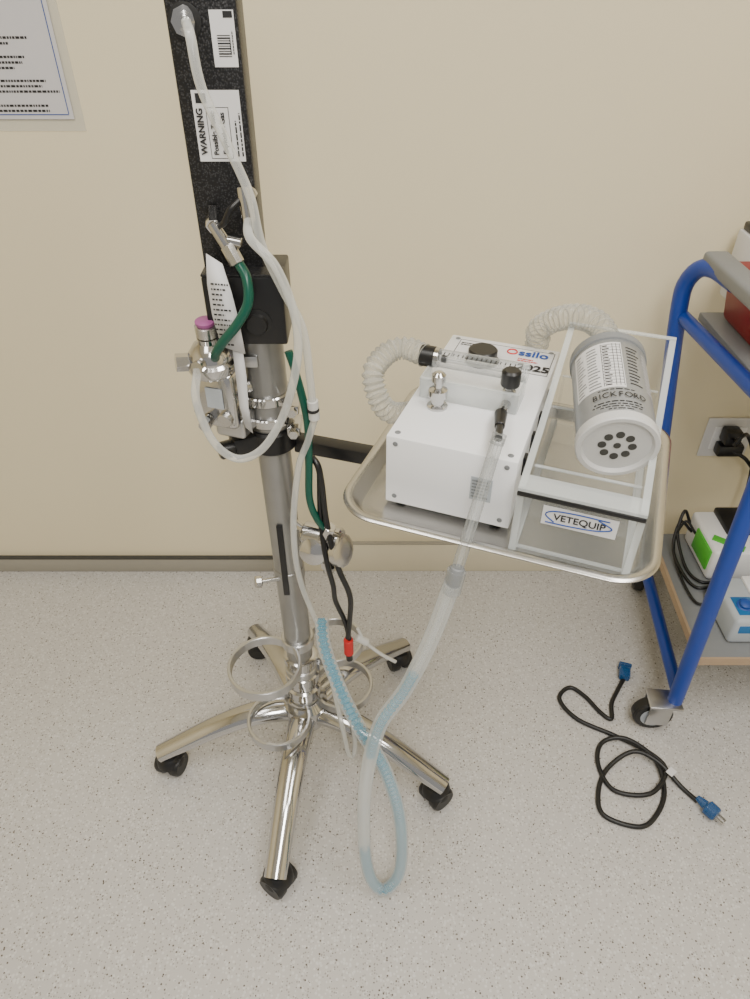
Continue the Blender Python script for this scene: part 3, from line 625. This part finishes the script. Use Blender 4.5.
for k, (x, y, wa) in enumerate(((0.706, 0.988, 3.05), (0.762, 1.42, 1.2), (1.326, 0.988, 2.2), (1.38, 1.42, 1.2))):
    o = Vector((math.cos(wa), math.sin(wa), 0)) * 0.040; sd = Vector((-o.y, o.x, 0)).normalized()
    c = Vector((x, y, 0)) + o
    lathe('wheel_%d' % k, [(0.014, -0.015), (0.042, -0.015), (0.0465, -0.010), (0.0465, 0.010), (0.042, 0.015), (0.014, 0.015)], c + Z_ * 0.0465, sd, M['rubber'], 36)
    lathe('wheel_hub_%d' % k, [(0.010, -0.0175), (0.030, -0.0165), (0.030, 0.0165), (0.010, 0.0175)], c + Z_ * 0.0465, sd, M['lgrey'], 28)
    for g_ in (-1, 1):
        obox('fork_%d_%s' % (k, 'ab'[g_ > 0]), c + sd * 0.023 * g_ - o * 0.18 + Z_ * 0.064, (o.normalized(), sd, Z_), (0.052, 0.004, 0.066), M['alu'], 0.001)
    obox('fork_top_%d' % k, c - o * 0.40 + Z_ * 0.098, (o.normalized(), sd, Z_), (0.076, 0.056, 0.007), M['alu'], 0.002)
    cyl('caster_stem_%d' % k, (x, y, 0.092), (x, y, 0.114), 0.012, M['alu'])

# objects on cart
group('red_sharps_container', (0.83, 1.26, 0.885))
obox('bin', (0.835, 1.27, 0.935), WX, (0.26, 0.22, 0.10), M['red'], 0.010, taper=0.9)
obox('lid', (0.835, 1.27, 0.990), WX, (0.27, 0.23, 0.014), M['red'], 0.004)
group('label_printer', (0.86, 1.44, 0.885))
obox('body', (0.86, 1.445, 0.955), WX, (0.20, 0.10, 0.142), M['paper'], 0.006)
obox('top', (0.86, 1.445, 1.034), WX, (0.19, 0.09, 0.018), M['black'], 0.005)
for k in range(3): obox('grille_%d' % k, (0.80, 1.394, 0.975 + 0.014 * k), WX, (0.05, 0.002, 0.006), M['black'])
group('benchtop_centrifuge', (0.93, 1.31, 0.253))
obox('base_body', (0.935, 1.31, 0.300), WX, (0.23, 0.16, 0.094), M['white'], 0.010, 3)
obox('green_side', (0.8185, 1.290, 0.305), WX, (0.006, 0.09, 0.060), M['lime'], 0.002)
obox('green_stripe', (0.862, 1.262, 0.3485), (Vector((0.8, -0.6, 0)), Vector((0.6, 0.8, 0)), Z_), (0.075, 0.020, 0.004), M['lime'], 0.001)
obox('display_top', (0.955, 1.340, 0.352), WX, (0.17, 0.095, 0.020), M['black'], 0.006)
obox('display_glass', (0.93, 1.310, 0.3628), WX, (0.07, 0.03, 0.002), M['greyp'])
group('laboratory_mixer', (0.88, 1.10, 0.253))
obox('body', (0.875, 1.105, 0.288), WX, (0.15, 0.14, 0.070), M['lgrey'], 0.010, 3, taper=1.08)
obox('top_plate', (0.905, 1.125, 0.326), WX, (0.09, 0.09, 0.010), M['white'], 0.004)
obox('dial_plate', (0.834, 1.080, 0.3235), WX, (0.045, 0.055, 0.002), M['bluebtn'], 0.001)
lathe('blue_dial', [(0.017, 0), (0.017, 0.004), (0.013, 0.006), (0.012, 0.012), (0.009, 0.014)], (0.833, 1.080, 0.324), (-0.1, -0.25, 1), M['blueink'], 28)
obox('panel_strip', (0.875, 1.034, 0.285), WX, (0.13, 0.004, 0.045), M['bluebtn'], 0.001)
group('device_power_cables', (0.8, 1.25, 0.255))
sweep('cable_a', [(0.82, 1.36, 0.30), (0.79, 1.375, 0.32), (0.765, 1.32, 0.275), (0.772, 1.24, 0.258), (0.79, 1.20, 0.258), (0.83, 1.20, 0.265), (0.86, 1.182, 0.28)], 0.004, M['black'], 0.006, 10)
sweep('cable_b', [(0.82, 1.38, 0.31), (0.80, 1.39, 0.345), (0.780, 1.35, 0.30), (0.784, 1.27, 0.260), (0.80, 1.218, 0.262), (0.84, 1.215, 0.262), (0.90, 1.205, 0.262)], 0.004, M['black'], 0.006, 10)
sweep('cable_c', [(0.82, 1.34, 0.31), (0.795, 1.36, 0.335), (0.772, 1.34, 0.285), (0.762, 1.27, 0.260), (0.765, 1.16, 0.258), (0.79, 1.14, 0.262)], 0.0035, M['black'], 0.006, 10)

# ------------------------------------------------------------------ outlet + plug
group('electrical_outlet', (0.895, YW, 0.48))
obox('wall_plate', (0.918, YW - 0.004, 0.482), WX, (0.125, 0.007, 0.118), M['paper'], 0.003)
for dx in (-0.024, 0.026):
    obox('receptacle', (0.918 + dx, YW - 0.009, 0.482), WX, (0.034, 0.004, 0.068), M['white'], 0.002)
group('power_plug', (0.90, YW - 0.03, 0.49))
obox('plug_body', (0.912, YW - 0.032, 0.505), WX, (0.042, 0.040, 0.040), M['black'], 0.006)
obox('plug_body_b', (0.920, YW - 0.028, 0.462), WX, (0.066, 0.032, 0.034), M['black'], 0.006)
sweep('plug_lead', [(0.912, YW - 0.05, 0.505), (0.900, YW - 0.08, 0.510), (0.905, YW - 0.085, 0.535), (0.93, YW - 0.07, 0.53), (0.97, YW - 0.06, 0.46), (0.99, YW - 0.06, 0.36), (0.98, YW - 0.08, 0.27)], 0.005, M['black'], 0.006, 10)
sweep('plug_lead_b', [(0.925, YW - 0.04, 0.462), (0.96, YW - 0.05, 0.445), (1.0, YW - 0.05, 0.40)], 0.005, M['black'], 0.006, 10)

# ------------------------------------------------------------------ floor cord
group('power_cord', (0.6, 0.9, 0))
cp = [(0.642, 1.118), (0.618, 1.085), (0.592, 1.045), (0.579, 1.0), (0.556, 1.02), (0.530, 1.065), (0.497, 1.092), (0.464, 1.058), (0.495, 1.0), (0.575, 0.954), (0.640, 0.905), (0.665, 0.860), (0.613, 0.804), (0.537, 0.816), (0.517, 0.880), (0.540, 0.935), (0.595, 0.941), (0.648, 0.889), (0.650, 0.816), (0.615, 0.76), (0.569, 0.733), (0.500, 0.758), (0.500, 0.81), (0.535, 0.868), (0.600, 0.902), (0.650, 0.877), (0.690, 0.825), (0.715, 0.790)]
zs = [0.006] * len(cp)
for k in (10, 11, 12, 16, 17): zs[k] = 0.014
for k in (24, 25): zs[k] = 0.022
sweep('cord', [(x, y, z) for (x, y), z in zip(cp, zs)], 0.0054, M['rubber'], 0.006, 10)
pd = Vector((0.55, -0.83, 0)).normalized(); ps = Vector((-pd.y, pd.x, 0))
lathe('plug_boot', [(0.006, 0), (0.009, 0.012), (0.011, 0.022), (0.017, 0.026), (0.017, 0.046), (0.014, 0.050)], Vector((0.712, 0.793, 0.018)), pd, M['blueclear'], 20)
for k in (-1, 1):
    obox('plug_blade_%s' % 'ab'[k > 0], Vector((0.712, 0.793, 0.018)) + pd * 0.059 + ps * 0.006 * k, (pd, ps, Z_), (0.018, 0.0015, 0.006), M['steel'])
cyl('ground_pin', Vector((0.712, 0.793, 0.012)) + pd * 0.05, Vector((0.712, 0.793, 0.012)) + pd * 0.07, 0.0022, M['steel'])
pe = Vector((0.642, 1.118, 0.014)); pdd = Vector((0.3, 0.95, 0)).normalized(); pss = Vector((-pdd.y, pdd.x, 0))
obox('connector_body', pe + pdd * 0.014, (pdd, pss, Z_), (0.036, 0.028, 0.022), M['blueclear'], 0.005)
obox('connector_face', pe + pdd * 0.036, (pdd, pss, Z_), (0.010, 0.032, 0.024), M['blueclear'], 0.003)
obox('cord_tag', (0.672, 0.850, 0.0245), (Vector((0.6, -0.8, 0)).normalized(), Vector((0.8, 0.6, 0)), Z_), (0.016, 0.020, 0.001), M['paper'])

# ------------------------------------------------------------------ camera
cam = bpy.data.cameras.new('camera'); cam.sensor_fit = 'VERTICAL'; cam.sensor_height = 36.0; cam.lens = 700 / 999 * 36.0
cam.clip_start = 0.02
co = bpy.data.objects.new('camera', cam); COL.objects.link(co)
co.location = (0, 0, 1.5); co.rotation_euler = (math.radians(90 - 38.8), 0, 0)
scene.camera = co
